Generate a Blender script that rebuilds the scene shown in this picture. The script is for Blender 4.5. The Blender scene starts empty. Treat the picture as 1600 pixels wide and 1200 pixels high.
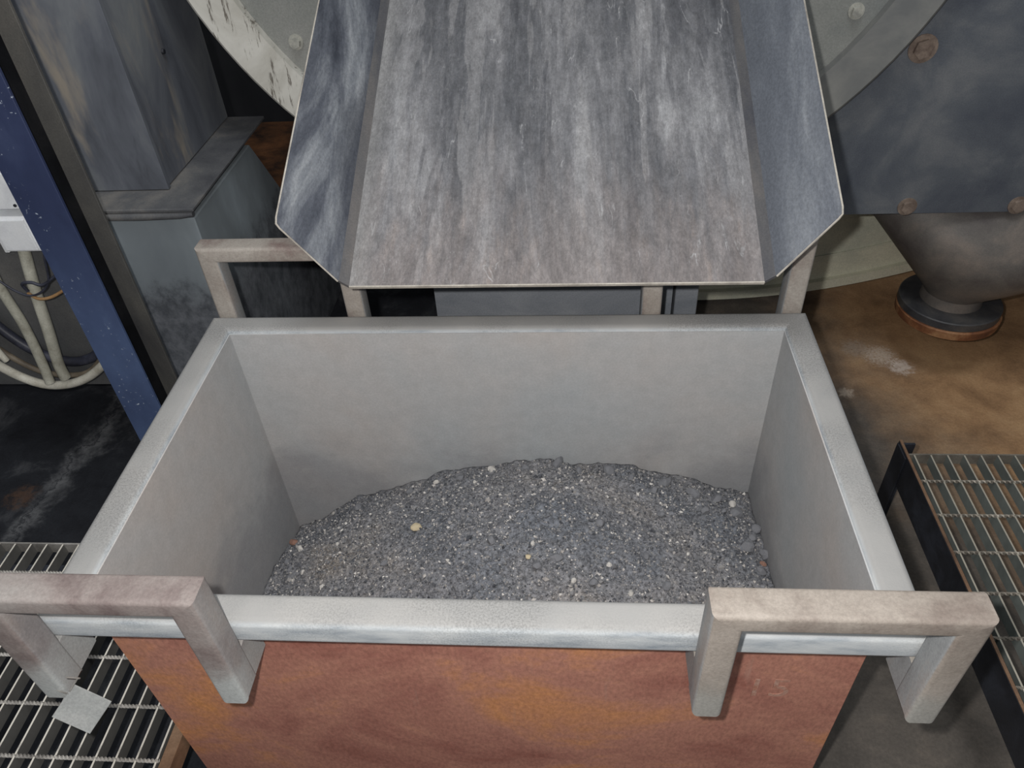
import bpy, bmesh, math, random
from mathutils import Vector, Matrix, noise

random.seed(7)
SC = bpy.context.scene
COL = SC.collection

# ------------------------------------------------------------------ camera, light, exposure
CAM_POS = Vector((0.1462, -0.5672, 0.9361))
CAM_ROWS = ((0.99707084, 0.05695524, -0.05104738),      # right
            (0.00122155, 0.65548577, 0.75520654),       # up
            (-0.0764738, 0.75305678, -0.65349617))      # forward
FOCAL_PX = 1196.95
cam_data = bpy.data.cameras.new('camera')
cam_data.sensor_width = 36.0
cam_data.lens = 36.0 * FOCAL_PX / 1600.0
cam_data.clip_start = 0.02
cam = bpy.data.objects.new('camera', cam_data)
r_, u_, f_ = (Vector(v) for v in CAM_ROWS)
cam.matrix_world = Matrix(((r_.x, u_.x, -f_.x, CAM_POS.x), (r_.y, u_.y, -f_.y, CAM_POS.y),
                           (r_.z, u_.z, -f_.z, CAM_POS.z), (0, 0, 0, 1)))
COL.objects.link(cam)
SC.camera = cam

world = bpy.data.worlds.new('world')
SC.world = world
world.use_nodes = True
world.node_tree.nodes['Background'].inputs[0].default_value = (0.93, 0.96, 1.0, 1)
world.node_tree.nodes['Background'].inputs[1].default_value = 0.36


def lamp(name, kind, loc, power, color, size, target=None):
    d = bpy.data.lights.new(name, kind)
    d.energy = power
    d.color = color
    if kind == 'AREA':
        d.shape = 'DISK'
        d.size = size
    else:
        d.shadow_soft_size = size
    o = bpy.data.objects.new(name, d)
    o.location = loc
    if target is not None:
        o.rotation_euler = (Vector(target) - Vector(loc)).to_track_quat('-Z', 'Y').to_euler()
    COL.objects.link(o)
    return o


# the photographer's flash, just left of and above the lens
lamp('camera_flash', 'POINT', CAM_POS - 0.060 * r_ + 0.035 * u_, 68.0, (1.0, 0.975, 0.95), 0.012)
# the hall's overhead lamp
lamp('overhead_lamp', 'AREA', (0.3, 0.2, 4.2), 54.0, (0.95, 0.98, 1.0), 1.6, (0.1, 0.6, 0))

SC.view_settings.view_transform = 'Standard'
SC.view_settings.look = 'None'
SC.view_settings.gamma = 1.0
SC.view_settings.use_curve_mapping = False
SC.view_settings.exposure = 0.0


# ------------------------------------------------------------------ materials
def srgb(c):
    return tuple(((v / 255) / 12.92 if v / 255 <= 0.04045 else ((v / 255 + 0.055) / 1.055) ** 2.4) for v in c) + (1.0,)


class NT:
    """small helper around a node tree"""
    def __init__(self, name):
        self.m = bpy.data.materials.new(name)
        self.m.use_nodes = True
        self.t = self.m.node_tree
        self.n = self.t.nodes
        self.b = self.n['Principled BSDF']
        self.tc = self.n.new('ShaderNodeTexCoord')
        self.co = self.tc.outputs['Object']

    def link(self, a, b):
        self.t.links.new(a, b)

    def mapping(self, scale=(1, 1, 1), rot=(0, 0, 0), loc=(0, 0, 0)):
        mp = self.n.new('ShaderNodeMapping')
        mp.inputs['Scale'].default_value = scale
        mp.inputs['Rotation'].default_value = rot
        mp.inputs['Location'].default_value = loc
        self.link(self.co, mp.inputs['Vector'])
        return mp.outputs[0]

    def noise(self, scale, vec=None, detail=5.0, rough=0.6, dist=0.0):
        nd = self.n.new('ShaderNodeTexNoise')
        nd.inputs['Scale'].default_value = scale
        nd.inputs['Detail'].default_value = detail
        nd.inputs['Roughness'].default_value = rough
        nd.inputs['Distortion'].default_value = dist
        self.link(vec if vec is not None else self.co, nd.inputs['Vector'])
        return nd.outputs[0]

    def ramp(self, fac, stops, interp='LINEAR'):
        rp = self.n.new('ShaderNodeValToRGB')
        rp.color_ramp.interpolation = interp
        e = rp.color_ramp.elements
        while len(e) < len(stops):
            e.new(0.5)
        for el, (p, c) in zip(e, stops):
            el.position = p
            el.color = c if len(c) == 4 else tuple(c) + (1,)
        self.link(fac, rp.inputs[0])
        return rp.outputs[0]

    def mask(self, fac, lo, hi):
        mr = self.n.new('ShaderNodeMapRange')
        mr.interpolation_type = 'SMOOTHSTEP'
        mr.inputs[1].default_value = lo
        mr.inputs[2].default_value = hi
        self.link(fac, mr.inputs[0])
        return mr.outputs[0]

    def math(self, op, a, b=None):
        md = self.n.new('ShaderNodeMath')
        md.operation = op
        for i, v in enumerate((a, b)):
            if v is None:
                continue
            if isinstance(v, (int, float)):
                md.inputs[i].default_value = v
            else:
                self.link(v, md.inputs[i])
        return md.outputs[0]

    def mix(self, fac, a, b, mode='MIX'):
        mx = self.n.new('ShaderNodeMix')
        mx.data_type = 'RGBA'
        mx.blend_type = mode
        for sock, v in ((mx.inputs[0], fac), (mx.inputs[6], a), (mx.inputs[7], b)):
            if isinstance(v, (int, float)):
                sock.default_value = v
            elif isinstance(v, tuple):
                sock.default_value = v
            else:
                self.link(v, sock)
        return mx.outputs[2]

    def axis(self, i):
        sp = self.n.new('ShaderNodeSeparateXYZ')
        self.link(self.co, sp.inputs[0])
        return sp.outputs[i]

    def finish(self, color, rough=0.7, metallic=0.0, bump=None, bump_strength=0.3, bump_dist=0.002, spec=0.4):
        if isinstance(color, tuple):
            self.b.inputs['Base Color'].default_value = color
        else:
            self.link(color, self.b.inputs['Base Color'])
        if isinstance(rough, (int, float)):
            self.b.inputs['Roughness'].default_value = rough
        else:
            self.link(rough, self.b.inputs['Roughness'])
        self.b.inputs['Metallic'].default_value = metallic
        self.b.inputs['Specular IOR Level'].default_value = spec
        if bump is not None:
            bp = self.n.new('ShaderNodeBump')
            bp.inputs['Strength'].default_value = bump_strength
            bp.inputs['Distance'].default_value = bump_dist
            self.link(bump, bp.inputs['Height'])
            self.link(bp.outputs[0], self.b.inputs['Normal'])
        return self.m


def dusty(name, base, light, dark, scale=4.0, stretch=(1, 1, 1), rough=0.75, metallic=0.0, grain=0.12,
          grain_scale=260.0, bump=0.25, spec=0.35, rot=(0, 0, 0)):
    """painted or bare steel under dust: three tones in soft clouds plus a fine grain"""
    k = NT(name)
    v = k.mapping(stretch, rot)
    a = k.noise(scale, v, 6, 0.62, 0.4)
    c = k.ramp(a, [(0.30, srgb(dark)), (0.50, srgb(base)), (0.72, srgb(light))])
    g = k.noise(grain_scale, None, 2, 0.7)
    gv = k.ramp(g, [(0.3, (1 - grain,) * 3), (0.7, (1 + grain,) * 3)])
    c = k.mix(1.0, c, gv, 'MULTIPLY')
    return k.finish(c, rough, metallic, g, bump, 0.001, spec)


M = {}
def bin_mat():
    k = NT('bin_dust')
    a = k.noise(1.7, None, 5, 0.6, 0.3)
    c = k.ramp(a, [(0.32, srgb((172, 176, 178))), (0.5, srgb((180, 179, 178))), (0.68, srgb((184, 176, 170)))])
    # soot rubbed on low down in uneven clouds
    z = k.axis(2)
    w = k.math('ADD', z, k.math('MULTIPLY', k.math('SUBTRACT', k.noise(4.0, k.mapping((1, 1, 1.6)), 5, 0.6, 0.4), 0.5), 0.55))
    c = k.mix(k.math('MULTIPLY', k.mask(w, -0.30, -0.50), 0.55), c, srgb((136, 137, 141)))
    g = k.noise(230.0, None, 3, 0.7)
    c = k.mix(1.0, c, k.ramp(g, [(0.3, (0.93,) * 3), (0.7, (1.06,) * 3)]), 'MULTIPLY')
    m2 = k.noise(34.0, None, 5, 0.7)
    c = k.mix(1.0, c, k.ramp(m2, [(0.35, (0.95,) * 3), (0.65, (1.04,) * 3)]), 'MULTIPLY')
    return k.finish(c, 0.92, 0, g, 0.2, 0.001, 0.12)


M['bin_dust'] = bin_mat()


def rim_mat():
    k = NT('rim_dust')
    a = k.noise(5.0, None, 5, 0.6)
    c = k.ramp(a, [(0.3, srgb((148, 148, 147))), (0.7, srgb((166, 164, 161)))])
    geo = k.n.new('ShaderNodeNewGeometry')
    sp = k.n.new('ShaderNodeSeparateXYZ')
    k.link(geo.outputs['Normal'], sp.inputs[0])
    up = k.mask(sp.outputs[2], 0.3, 0.9)                       # dust lies on the upper faces only
    side = k.ramp(k.noise(9.0, k.mapping((1, 1, 4)), 5, 0.65), [(0.30, srgb((144, 152, 160))), (0.48, srgb((182, 187, 190))), (0.68, srgb((204, 207, 207)))])
    c = k.mix(up, side, c)
    g = k.noise(330.0, None, 2, 0.8)
    sz = k.noise(2.6, k.mapping(loc=(1.3, 0.4, 0)), 3, 0.6)
    gs = k.ramp(g, [(0.32, (0.66,) * 3), (0.60, (1.0,) * 3)])
    c = k.mix(k.mask(sz, 0.42, 0.60), c, k.mix(1.0, c, gs, 'MULTIPLY'))
    return k.finish(c, 0.92, 0, g, 0.35, 0.001, 0.1)


M['rim'] = rim_mat()


def rust_mat():
    k = NT('bin_rust')
    a = k.noise(3.0, k.mapping((1, 1, 1.5), loc=(0.4, 0, 0.2)), 7, 0.66, 0.6)
    c = k.ramp(a, [(0.28, srgb((134, 80, 68))), (0.42, srgb((162, 110, 96))), (0.54, srgb((178, 126, 108))), (0.70, srgb((200, 138, 90)))])
    fine = k.noise(150.0, k.mapping((1, 1, 0.6)), 3, 0.7)
    c = k.mix(1.0, c, k.ramp(fine, [(0.3, (0.78,) * 3), (0.7, (1.2,) * 3)]), 'MULTIPLY')
    st = k.noise(7.0, k.mapping((6, 6, 0.5), (0, 0.12, 0)), 4, 0.6)
    c = k.mix(k.math('MULTIPLY', k.mask(st, 0.62, 0.80), 0.5), c, srgb((178, 150, 136)))
    return k.finish(c, 0.62, 0.0, fine, 0.35, 0.001, 0.35)


M['rust'] = rust_mat()


def handle_mat(name, base, light, dark, steel, flank=0.9):
    k = NT(name)
    a = k.noise(9.0, None, 6, 0.65, 0.3)
    c = k.ramp(a, [(0.3, srgb(dark)), (0.48, srgb(base)), (0.7, srgb(light))])
    z = k.mask(k.math('ADD', k.axis(2), k.math('MULTIPLY', k.math('SUBTRACT', k.noise(14.0, None, 4), 0.5), 0.12)), -0.02, -0.10)
    c = k.mix(z, c, srgb(steel))
    geo = k.n.new('ShaderNodeNewGeometry')
    sp = k.n.new('ShaderNodeSeparateXYZ')
    k.link(geo.outputs['Normal'], sp.inputs[0])
    sd = k.mask(k.math('ABSOLUTE', sp.outputs[0]), 0.6, 0.9)   # leg flanks were left unpainted
    fl = k.ramp(k.noise(11.0, k.mapping((1, 1, 0.4)), 5, 0.65), [(0.3, srgb((124, 126, 130))), (0.5, srgb((152, 156, 158))), (0.7, srgb((160, 148, 140)))])
    c = k.mix(k.math('MULTIPLY', sd, flank), c, fl)
    g = k.noise(240.0, None, 2, 0.7)
    c = k.mix(1.0, c, k.ramp(g, [(0.3, (0.86,) * 3), (0.7, (1.1,) * 3)]), 'MULTIPLY')
    return k.finish(c, 0.6, 0.0, g, 0.3, 0.001, 0.45)


M['handle_tan'] = handle_mat('handle_tan', (148, 139, 130), (164, 155, 146), (124, 113, 105), (160, 158, 152))
M['handle_brown'] = handle_mat('handle_brown', (136, 126, 122), (150, 144, 140), (106, 92, 90), (176, 179, 177), 0.35)
M['handle_far'] = handle_mat('handle_far', (150, 142, 134), (170, 164, 156), (112, 92, 88), (150, 152, 152))


def chute_mat(name, wing=False):
    k = NT(name)
    big = k.noise(2.6, k.mapping((1.3, 0.7, 1)), 5, 0.6, 0.3)
    flow = k.noise(7.0, k.mapping((2.6, 0.30, 1)), 7, 0.70, 0.15)
    if wing:
        # dust wiped into long curved sweeps
        fl2 = k.noise(3.2, k.mapping((2.6, 0.55, 1.6), (0, 0, 0.30)), 7, 0.66, 0.9)
        fl3 = k.noise(9.0, k.mapping((2.4, 0.35, 1.6), (0, 0, 0.30)), 5, 0.7, 0.5)
        fl2 = k.math('ADD', k.math('MULTIPLY', fl2, 0.65), k.math('MULTIPLY', fl3, 0.35))
        c = k.ramp(fl2, [(0.36, srgb((58, 62, 72))), (0.46, srgb((92, 96, 105))), (0.54, srgb((128, 132, 138))), (0.64, srgb((166, 169, 173)))])
        ax = k.math('ABSOLUTE', k.axis(0))
        wb_ = k.math('ADD', ax, k.math('MULTIPLY', k.math('SUBTRACT', k.noise(6.0, k.mapping((1, 0.5, 1)), 4), 0.5), 0.09))
        c = k.mix(k.math('MULTIPLY', k.mask(wb_, 0.435, 0.395), 0.75), c, srgb((58, 61, 70)))
        # the right wing carries a paler, more even film
        c = k.mix(k.math('MULTIPLY', k.mask(k.axis(0), -0.1, 0.1), 0.5), c, srgb((122, 127, 135)))
    else:
        fl2 = k.noise(3.1, k.mapping((3.4, 0.42, 1), (0, 0, 0.06), (2.0, 0.7, 0)), 6, 0.62, 0.9)
        f = k.math('ADD', k.math('MULTIPLY', big, 0.25), k.math('ADD', k.math('MULTIPLY', flow, 0.35), k.math('MULTIPLY', fl2, 0.40)))
        c = k.ramp(f, [(0.38, srgb((70, 71, 76))), (0.46, srgb((94, 95, 99))), (0.53, srgb((118, 118, 121))), (0.61, srgb((154, 154, 156)))])
        # long tongues of settled dust with a crisp edge
        tg_ = k.noise(2.2, k.mapping((4.2, 0.55, 1), (0, 0, -0.04), (5.0, 2.0, 0)), 5, 0.6, 0.7)
        c = k.mix(k.math('MULTIPLY', k.mask(tg_, 0.555, 0.585), 0.45), c, srgb((148, 147, 148)))
        c = k.mix(k.math('MULTIPLY', k.mask(tg_, 0.445, 0.415), 0.45), c, srgb((66, 67, 73)))
        y = k.axis(1)
        wob = k.math('MULTIPLY', k.math('SUBTRACT', k.noise(8.0, k.mapping((2.4, 0.4, 1)), 5, 0.65), 0.5), 0.75)
        lipm = k.mask(k.math('ADD', y, wob), 0.40, -0.12)
        tan = k.ramp(k.noise(9.0, k.mapping((2.2, 0.5, 1)), 5, 0.65), [(0.35, srgb((108, 102, 101))), (0.55, srgb((134, 126, 123))), (0.72, srgb((160, 144, 134)))])
        c = k.mix(k.math('MULTIPLY', lipm, 0.85), c, tan)
        # dried slurry rims: thin broken pale ridges running down the sheet
        rid = k.noise(5.0, k.mapping((2.4, 0.50, 1), (0, 0, 0.05)), 4, 0.55, 0.6)
        thin = k.math('SUBTRACT', 1.0, k.mask(k.math('ABSOLUTE', k.math('SUBTRACT', rid, 0.5)), 0.0, 0.010))
        brk = k.mask(k.noise(20.0, k.mapping((1, 0.5, 1)), 5, 0.75), 0.50, 0.66)
        c = k.mix(k.math('MULTIPLY', k.math('MULTIPLY', thin, brk), 0.7), c, srgb((176, 176, 177)))
        # speckled crust
        spk = k.mask(k.noise(130.0, k.mapping((1.3, 0.7, 1)), 4, 0.8), 0.56, 0.66)
        c = k.mix(k.math('MULTIPLY', k.math('MULTIPLY', spk, k.mask(big, 0.40, 0.58)), 0.5), c, srgb((150, 149, 148)))
        # pale drift along the left fold
        x = k.axis(0)
        ed = k.mask(k.math('ADD', x, k.math('MULTIPLY', k.noise(4.0, k.mapping((1, 0.8, 1)), 3), 0.08)), -0.285, -0.345)
        c = k.mix(k.math('MULTIPLY', ed, 0.7), c, srgb((140, 139, 138)))
    g = k.noise(170.0, k.mapping((1.6, 0.7, 1)), 3, 0.8)
    c = k.mix(1.0, c, k.ramp(g, [(0.32, (0.80,) * 3), (0.68, (1.18,) * 3)]), 'MULTIPLY')
    mid = k.noise(42.0, k.mapping((1.5, 0.6, 1)), 5, 0.75)
    if not wing:
        c = k.mix(1.0, c, k.ramp(mid, [(0.34, (0.76,) * 3), (0.66, (1.24,) * 3)]), 'MULTIPLY')
    rg = k.ramp(flow, [(0.3, (0.55,) * 3), (0.65, (0.80,) * 3)])
    return k.finish(c, rg, 0.10, g, 0.35, 0.001, 0.4)


M['chute_floor'] = chute_mat('chute_floor_steel')
M['chute_wing'] = chute_mat('chute_wing_steel', True)
M['fold'] = dusty('fold_steel', (88, 87, 88), (112, 106, 102), (62, 64, 72), 8, (1.5, 0.4, 1))
M['bright_edge'] = dusty('worn_edge', (176, 170, 160), (196, 190, 178), (140, 134, 126), 14)


def ash_mat():
    k = NT('ash')
    a = k.noise(4.5, None, 5, 0.6, 0.4)
    c = k.ramp(a, [(0.35, srgb((108, 111, 117))), (0.55, srgb((128, 127, 129))), (0.72, srgb((142, 135, 128)))])
    g = k.noise(120.0, None, 3, 0.8)
    c = k.mix(1.0, c, k.ramp(g, [(0.36, (0.38,) * 3), (0.5, (0.92,) * 3), (0.70, (1.55,) * 3)]), 'MULTIPLY')
    return k.finish(c, 0.9, 0, g, 0.8, 0.004, 0.2)


def grain_mat():
    k = NT('ash_grains')
    geo = k.n.new('ShaderNodeNewGeometry')
    c = k.ramp(geo.outputs['Random Per Island'], [(0.0, srgb((70, 72, 77))), (0.45, srgb((116, 117, 121))), (0.78, srgb((140, 138, 137))),
                                                  (0.92, srgb((172, 167, 162))), (1.0, srgb((218, 214, 208)))])
    return k.finish(c, 0.85, 0, spec=0.25)


M['ash'] = ash_mat()
M['grains'] = grain_mat()
M['stone_pale'] = dusty('stone_pale', (196, 192, 186), (222, 220, 214), (150, 146, 142), 40, rough=0.8)
M['stone_dark'] = dusty('stone_dark', (116, 117, 121), (140, 139, 140), (88, 90, 96), 40, rough=0.9)
M['stone_amber'] = dusty('stone_amber', (190, 176, 146), (214, 204, 178), (150, 132, 106), 40, rough=0.8)
M['stone_rust'] = dusty('stone_rust', (140, 106, 92), (172, 134, 116), (98, 76, 68), 40, rough=0.9)


def floor_mat():
    k = NT('shop_floor')
    x, y = k.axis(0), k.axis(1)
    n1 = k.noise(2.2, None, 6, 0.6, 0.3)
    n2 = k.noise(7.0, None, 6, 0.65, 0.3)
    dark = k.ramp(n2, [(0.3, srgb((30, 31, 36))), (0.55, srgb((44, 46, 51))), (0.75, srgb((84, 85, 88)))])
    warm = k.ramp(n2, [(0.3, srgb((72, 68, 64))), (0.55, srgb((92, 86, 80))), (0.75, srgb((116, 106, 96)))])
    dark = k.mix(k.mask(x, -0.2, 0.5), dark, warm)
    brown = k.ramp(n2, [(0.3, srgb((138, 107, 78))), (0.5, srgb((170, 134, 98))), (0.72, srgb((194, 158, 118)))])
    w = k.math('MULTIPLY', k.math('SUBTRACT', n1, 0.5), 0.9)
    # rust-brown dust lies to the right of the bin, beyond its near half, and at the far end of the floor
    bx = k.mask(k.math('ADD', k.math('ADD', x, k.math('MULTIPLY', y, 0.35)), w), 1.35, 1.95)
    by = k.mask(k.math('ADD', y, w), 0.15, 0.55)
    far = k.mask(k.math('ADD', y, w), 2.35, 2.7)
    c = k.mix(k.math('MULTIPLY', bx, by), dark, brown)
    c = k.mix(k.math('MULTIPLY', far, k.mask(k.math('MULTIPLY', x, -1.0), 0.2, 0.6)), c, k.ramp(n2, [(0.35, srgb((52, 40, 34))), (0.7, srgb((128, 86, 56)))]))
    # spilled white powder
    def spot(cx, cy, r, col, c, hi=0.9, sc=60):
        dx = k.math('SUBTRACT', x, cx)
        dy = k.math('SUBTRACT', y, cy)
        d = k.math('SQRT', k.math('ADD', k.math('MULTIPLY', dx, dx), k.math('MULTIPLY', dy, dy)))
        m = k.math('SUBTRACT', 1.0, k.mask(d, 0.0, r))
        m = k.mask(k.math('MULTIPLY', m, k.noise(sc, None, 6, 0.75)), 0.28, 0.52)
        return k.mix(k.math('MULTIPLY', m, hi), c, srgb(col))
    c = spot(1.19, 1.52, 0.15, (206, 192, 178), c, 0.6, 120)
    c = spot(1.24, 1.46, 0.11, (222, 208, 196), c, 0.7, 60)
    c = spot(1.12, 1.56, 0.13, (170, 156, 142), c, 0.5, 90)
    c = spot(1.03, 1.33, 0.07, (190, 176, 160), c, 0.6)
    # pale dusty crack running across the left floor
    lx = k.math('ADD', k.math('SUBTRACT', x, -1.40), k.math('MULTIPLY', k.math('SUBTRACT', y, 1.02), -0.10))
    lw = k.math('ADD', lx, k.math('MULTIPLY', k.math('SUBTRACT', k.noise(9.0, None, 5, 0.7), 0.5), 0.22))
    band = k.math('SUBTRACT', 1.0, k.mask(k.math('ABSOLUTE', lw), 0.0, 0.06))
    c = k.mix(k.math('MULTIPLY', band, k.mask(n2, 0.36, 0.62)), c, srgb((112, 113, 115)))
    hair = k.math('SUBTRACT', 1.0, k.mask(k.math('ABSOLUTE', k.math('ADD', lw, 0.012)), 0.0, 0.010))
    c = k.mix(k.math('MULTIPLY', hair, 0.7), c, srgb((34, 36, 42)))
    c = spot(-1.50, 0.86, 0.13, (104, 78, 60), c, 0.55, 45)
    g = k.noise(140.0, None, 3, 0.75)
    c = k.mix(1.0, c, k.ramp(g, [(0.3, (0.82,) * 3), (0.7, (1.14,) * 3)]), 'MULTIPLY')
    return k.finish(c, 0.8, 0, g, 0.3, 0.002, 0.25)


M['floor'] = floor_mat()
M['wall'] = dusty('far_wall', (40, 42, 46), (54, 54, 56), (28, 30, 34), 1.5)


def blue_mat():
    k = NT('blue_paint')
    a = k.noise(5.0, k.mapping((1, 1, 0.6)), 5, 0.6)
    c = k.ramp(a, [(0.32, srgb((54, 63, 90))), (0.55, srgb((70, 82, 112))), (0.75, srgb((96, 110, 138)))])
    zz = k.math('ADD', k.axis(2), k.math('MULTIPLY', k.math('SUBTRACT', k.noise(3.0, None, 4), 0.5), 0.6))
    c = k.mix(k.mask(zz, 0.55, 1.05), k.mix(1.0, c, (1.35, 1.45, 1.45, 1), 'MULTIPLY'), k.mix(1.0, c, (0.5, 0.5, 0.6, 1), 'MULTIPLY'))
    ch = k.noise(105.0, None, 4, 0.65)
    where = k.mask(k.noise(7.0, None, 3, 0.6), 0.47, 0.62)
    c = k.mix(k.math('MULTIPLY', k.mask(ch, 0.62, 0.66), where), c, srgb((176, 186, 200)))
    return k.finish(c, 0.45, 0, ch, 0.1, 0.001, 0.4)


M['blue'] = blue_mat()
M['grime_shade'] = dusty('black_grime_shade', (22, 23, 26), (34, 34, 36), (14, 14, 16), 8, rough=0.9, spec=0.1)  # shade in the recessed web, with some grime, painted in as near black
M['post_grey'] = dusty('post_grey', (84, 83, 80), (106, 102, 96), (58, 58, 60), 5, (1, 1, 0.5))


def duct_mat():
    k = NT('duct_steel')
    a = k.noise(3.2, k.mapping((1.6, 1.6, 0.55)), 6, 0.62, 0.6)
    c = k.ramp(a, [(0.30, srgb((74, 77, 84))), (0.46, srgb((102, 106, 114))), (0.58, srgb((122, 126, 130))), (0.74, srgb((152, 148, 140)))])
    b = k.noise(2.4, k.mapping((2.2, 2.2, 0.8), loc=(3, 1, 2)), 5, 0.6, 0.5)
    c = k.mix(k.mask(b, 0.58, 0.74), c, srgb((154, 146, 134)))
    b2 = k.noise(2.8, k.mapping((2.2, 2.2, 0.7), loc=(7, 4, 1)), 5, 0.6, 0.8)
    c = k.mix(k.mask(b2, 0.60, 0.72), c, srgb((52, 54, 60)))
    g = k.noise(200.0, None, 3, 0.7)
    return k.finish(c, 0.6, 0.1, g, 0.15, 0.001, 0.4)


M['duct'] = duct_mat()


def lowbox_mat():
    k = NT('lower_box_steel')
    a = k.noise(3.0, k.mapping((1.4, 1.4, 0.6)), 5, 0.6, 0.4)
    c = k.ramp(a, [(0.3, srgb((112, 119, 125))), (0.55, srgb((132, 140, 145))), (0.75, srgb((156, 166, 173)))])
    # dirt and the weaker flash low down, painted dark into the lower half
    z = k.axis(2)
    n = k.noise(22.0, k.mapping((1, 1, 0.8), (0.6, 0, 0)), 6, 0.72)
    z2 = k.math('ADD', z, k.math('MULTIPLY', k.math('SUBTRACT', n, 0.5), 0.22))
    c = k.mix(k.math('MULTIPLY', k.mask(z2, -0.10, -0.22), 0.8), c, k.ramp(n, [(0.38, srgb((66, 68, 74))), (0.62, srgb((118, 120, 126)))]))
    return k.finish(c, 0.65, 0.05, n, 0.12, 0.001, 0.35)


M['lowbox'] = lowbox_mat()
M['lowside'] = dusty('side_hopper_steel', (96, 96, 96), (116, 114, 110), (78, 80, 82), 3.0)
M['ledge'] = dusty('ledge_dust', (94, 95, 97), (134, 130, 124), (70, 71, 76), 9, (0.6, 0.6, 1))


def ring_mat():
    k = NT('ring_paint')
    x = k.axis(0)
    a = k.noise(6.0, None, 6, 0.65, 0.5)
    cream = k.ramp(a, [(0.3, srgb((176, 173, 163))), (0.6, srgb((208, 206, 198)))])
    scr = k.noise(20.0, k.mapping((3.2, 1, 0.4), (0, 0.5, 0)), 6, 0.75)
    cream = k.mix(k.mask(scr, 0.56, 0.64), cream, srgb((110, 104, 96)))
    grey = k.ramp(a, [(0.3, srgb((104, 106, 106))), (0.6, srgb((130, 130, 126)))])
    c = k.mix(k.mask(x, -0.2, 0.3), cream, grey)              # cream on the left passes to grey on the right
    return k.finish(c, 0.6, 0, a, 0.1, 0.001, 0.4)


M['ring'] = ring_mat()
M['end_plate'] = dusty('end_plate_steel', (132, 134, 130), (150, 150, 146), (112, 116, 116), 3.0)
M['guard'] = dusty('guard_cream', (202, 200, 180), (216, 213, 192), (172, 174, 160), 2.5, (1, 1, 2))
M['housing'] = dusty('housing_steel', (92, 97, 104), (122, 124, 126), (72, 77, 88), 4.5, (1, 1, 1), rough=0.6, spec=0.4)
M['funnel'] = dusty('funnel_steel', (100, 95, 90), (128, 116, 106), (76, 70, 69), 7, rough=0.55, spec=0.5)
M['flange_top'] = dusty('flange_steel', (62, 62, 64), (88, 84, 80), (42, 42, 46), 9, rough=0.5, spec=0.5)
M['flange_rust'] = dusty('flange_rust', (122, 78, 50), (168, 128, 92), (74, 48, 38), 14, rough=0.7)
M['bolt'] = dusty('bolt_steel', (122, 108, 98), (150, 134, 120), (92, 78, 70), 30)
M['nut'] = dusty('nut_grey', (160, 160, 152), (184, 182, 172), (120, 120, 116), 30)
M['support'] = dusty('support_steel', (130, 134, 140), (152, 155, 158), (106, 112, 120), 4, (0.7, 1, 2), rough=0.5, spec=0.5)
def grate_mat(name, side, top):
    k = NT(name)
    a = k.noise(7.0, None, 5, 0.6)
    c = k.ramp(a, [(0.3, srgb(tuple(v * 0.8 for v in side))), (0.7, srgb(tuple(v * 1.15 for v in side)))])
    geo = k.n.new('ShaderNodeNewGeometry')
    sp = k.n.new('ShaderNodeSeparateXYZ')
    k.link(geo.outputs['Normal'], sp.inputs[0])
    wear = k.math('MULTIPLY', k.mask(sp.outputs[2], 0.6, 0.9), k.mask(k.noise(18.0, None, 4), 0.25, 0.5))   # treads polish the upper edges
    c = k.mix(wear, c, srgb(top))
    return k.finish(c, 0.5, 0.1, a, 0.1, 0.001, 0.5)


M['grate'] = grate_mat('grating_steel', (104, 103, 100), (226, 220, 208))
M['rod'] = dusty('cross_rod_steel', (172, 168, 162), (206, 202, 196), (126, 122, 118), 12, rough=0.4, metallic=0.4, spec=0.5)
M['grate_r'] = grate_mat('grating_steel_right', (122, 128, 124), (170, 164, 150))
M['rod_r'] = dusty('cross_rod_right', (128, 122, 112), (156, 150, 140), (96, 90, 84), 12, rough=0.5, metallic=0.3)
M['black'] = dusty('black_paint', (40, 42, 48), (64, 68, 78), (24, 25, 29), 7, rough=0.45, spec=0.5)
M['angle_rust'] = dusty('angle_rust', (116, 90, 70), (150, 122, 98), (74, 58, 48), 8, rough=0.7)
M['white_box'] = dusty('white_enamel', (246, 248, 250), (252, 253, 254), (226, 228, 232), 9, rough=0.4, grain=0.03)
M['conduit'] = dusty('conduit_grey', (176, 174, 160), (200, 198, 184), (140, 136, 122), 16, rough=0.6)
M['hose_white'] = dusty('hose_white', (206, 202, 188), (224, 222, 210), (168, 162, 146), 14, rough=0.5)
M['hose_dark'] = dusty('hose_dark', (50, 52, 64), (80, 82, 96), (30, 30, 36), 14, rough=0.45, spec=0.5)
M['hose_brown'] = dusty('hose_brown', (108, 98, 84), (138, 128, 112), (74, 66, 58), 14, rough=0.55)
M['wire_tan'] = dusty('wire_tan', (160, 124, 84), (180, 146, 104), (120, 90, 62), 20)
M['tag'] = dusty('tag_grey', (150, 152, 150), (166, 166, 164), (132, 134, 134), 10, rough=0.6)
M['chalk'] = dusty('chalk', (172, 132, 116), (184, 152, 138), (160, 106, 86), 60, grain=0.2)


# ------------------------------------------------------------------ mesh helpers
def link_mesh(name, me, mat, parent=None, loc=None):
    o = bpy.data.objects.new(name, me)
    if mat is not None and not me.materials:
        me.materials.append(mat)
    COL.objects.link(o)
    if loc is not None:
        o.location = loc
    if parent is not None:
        o.parent = parent
    return o


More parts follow.
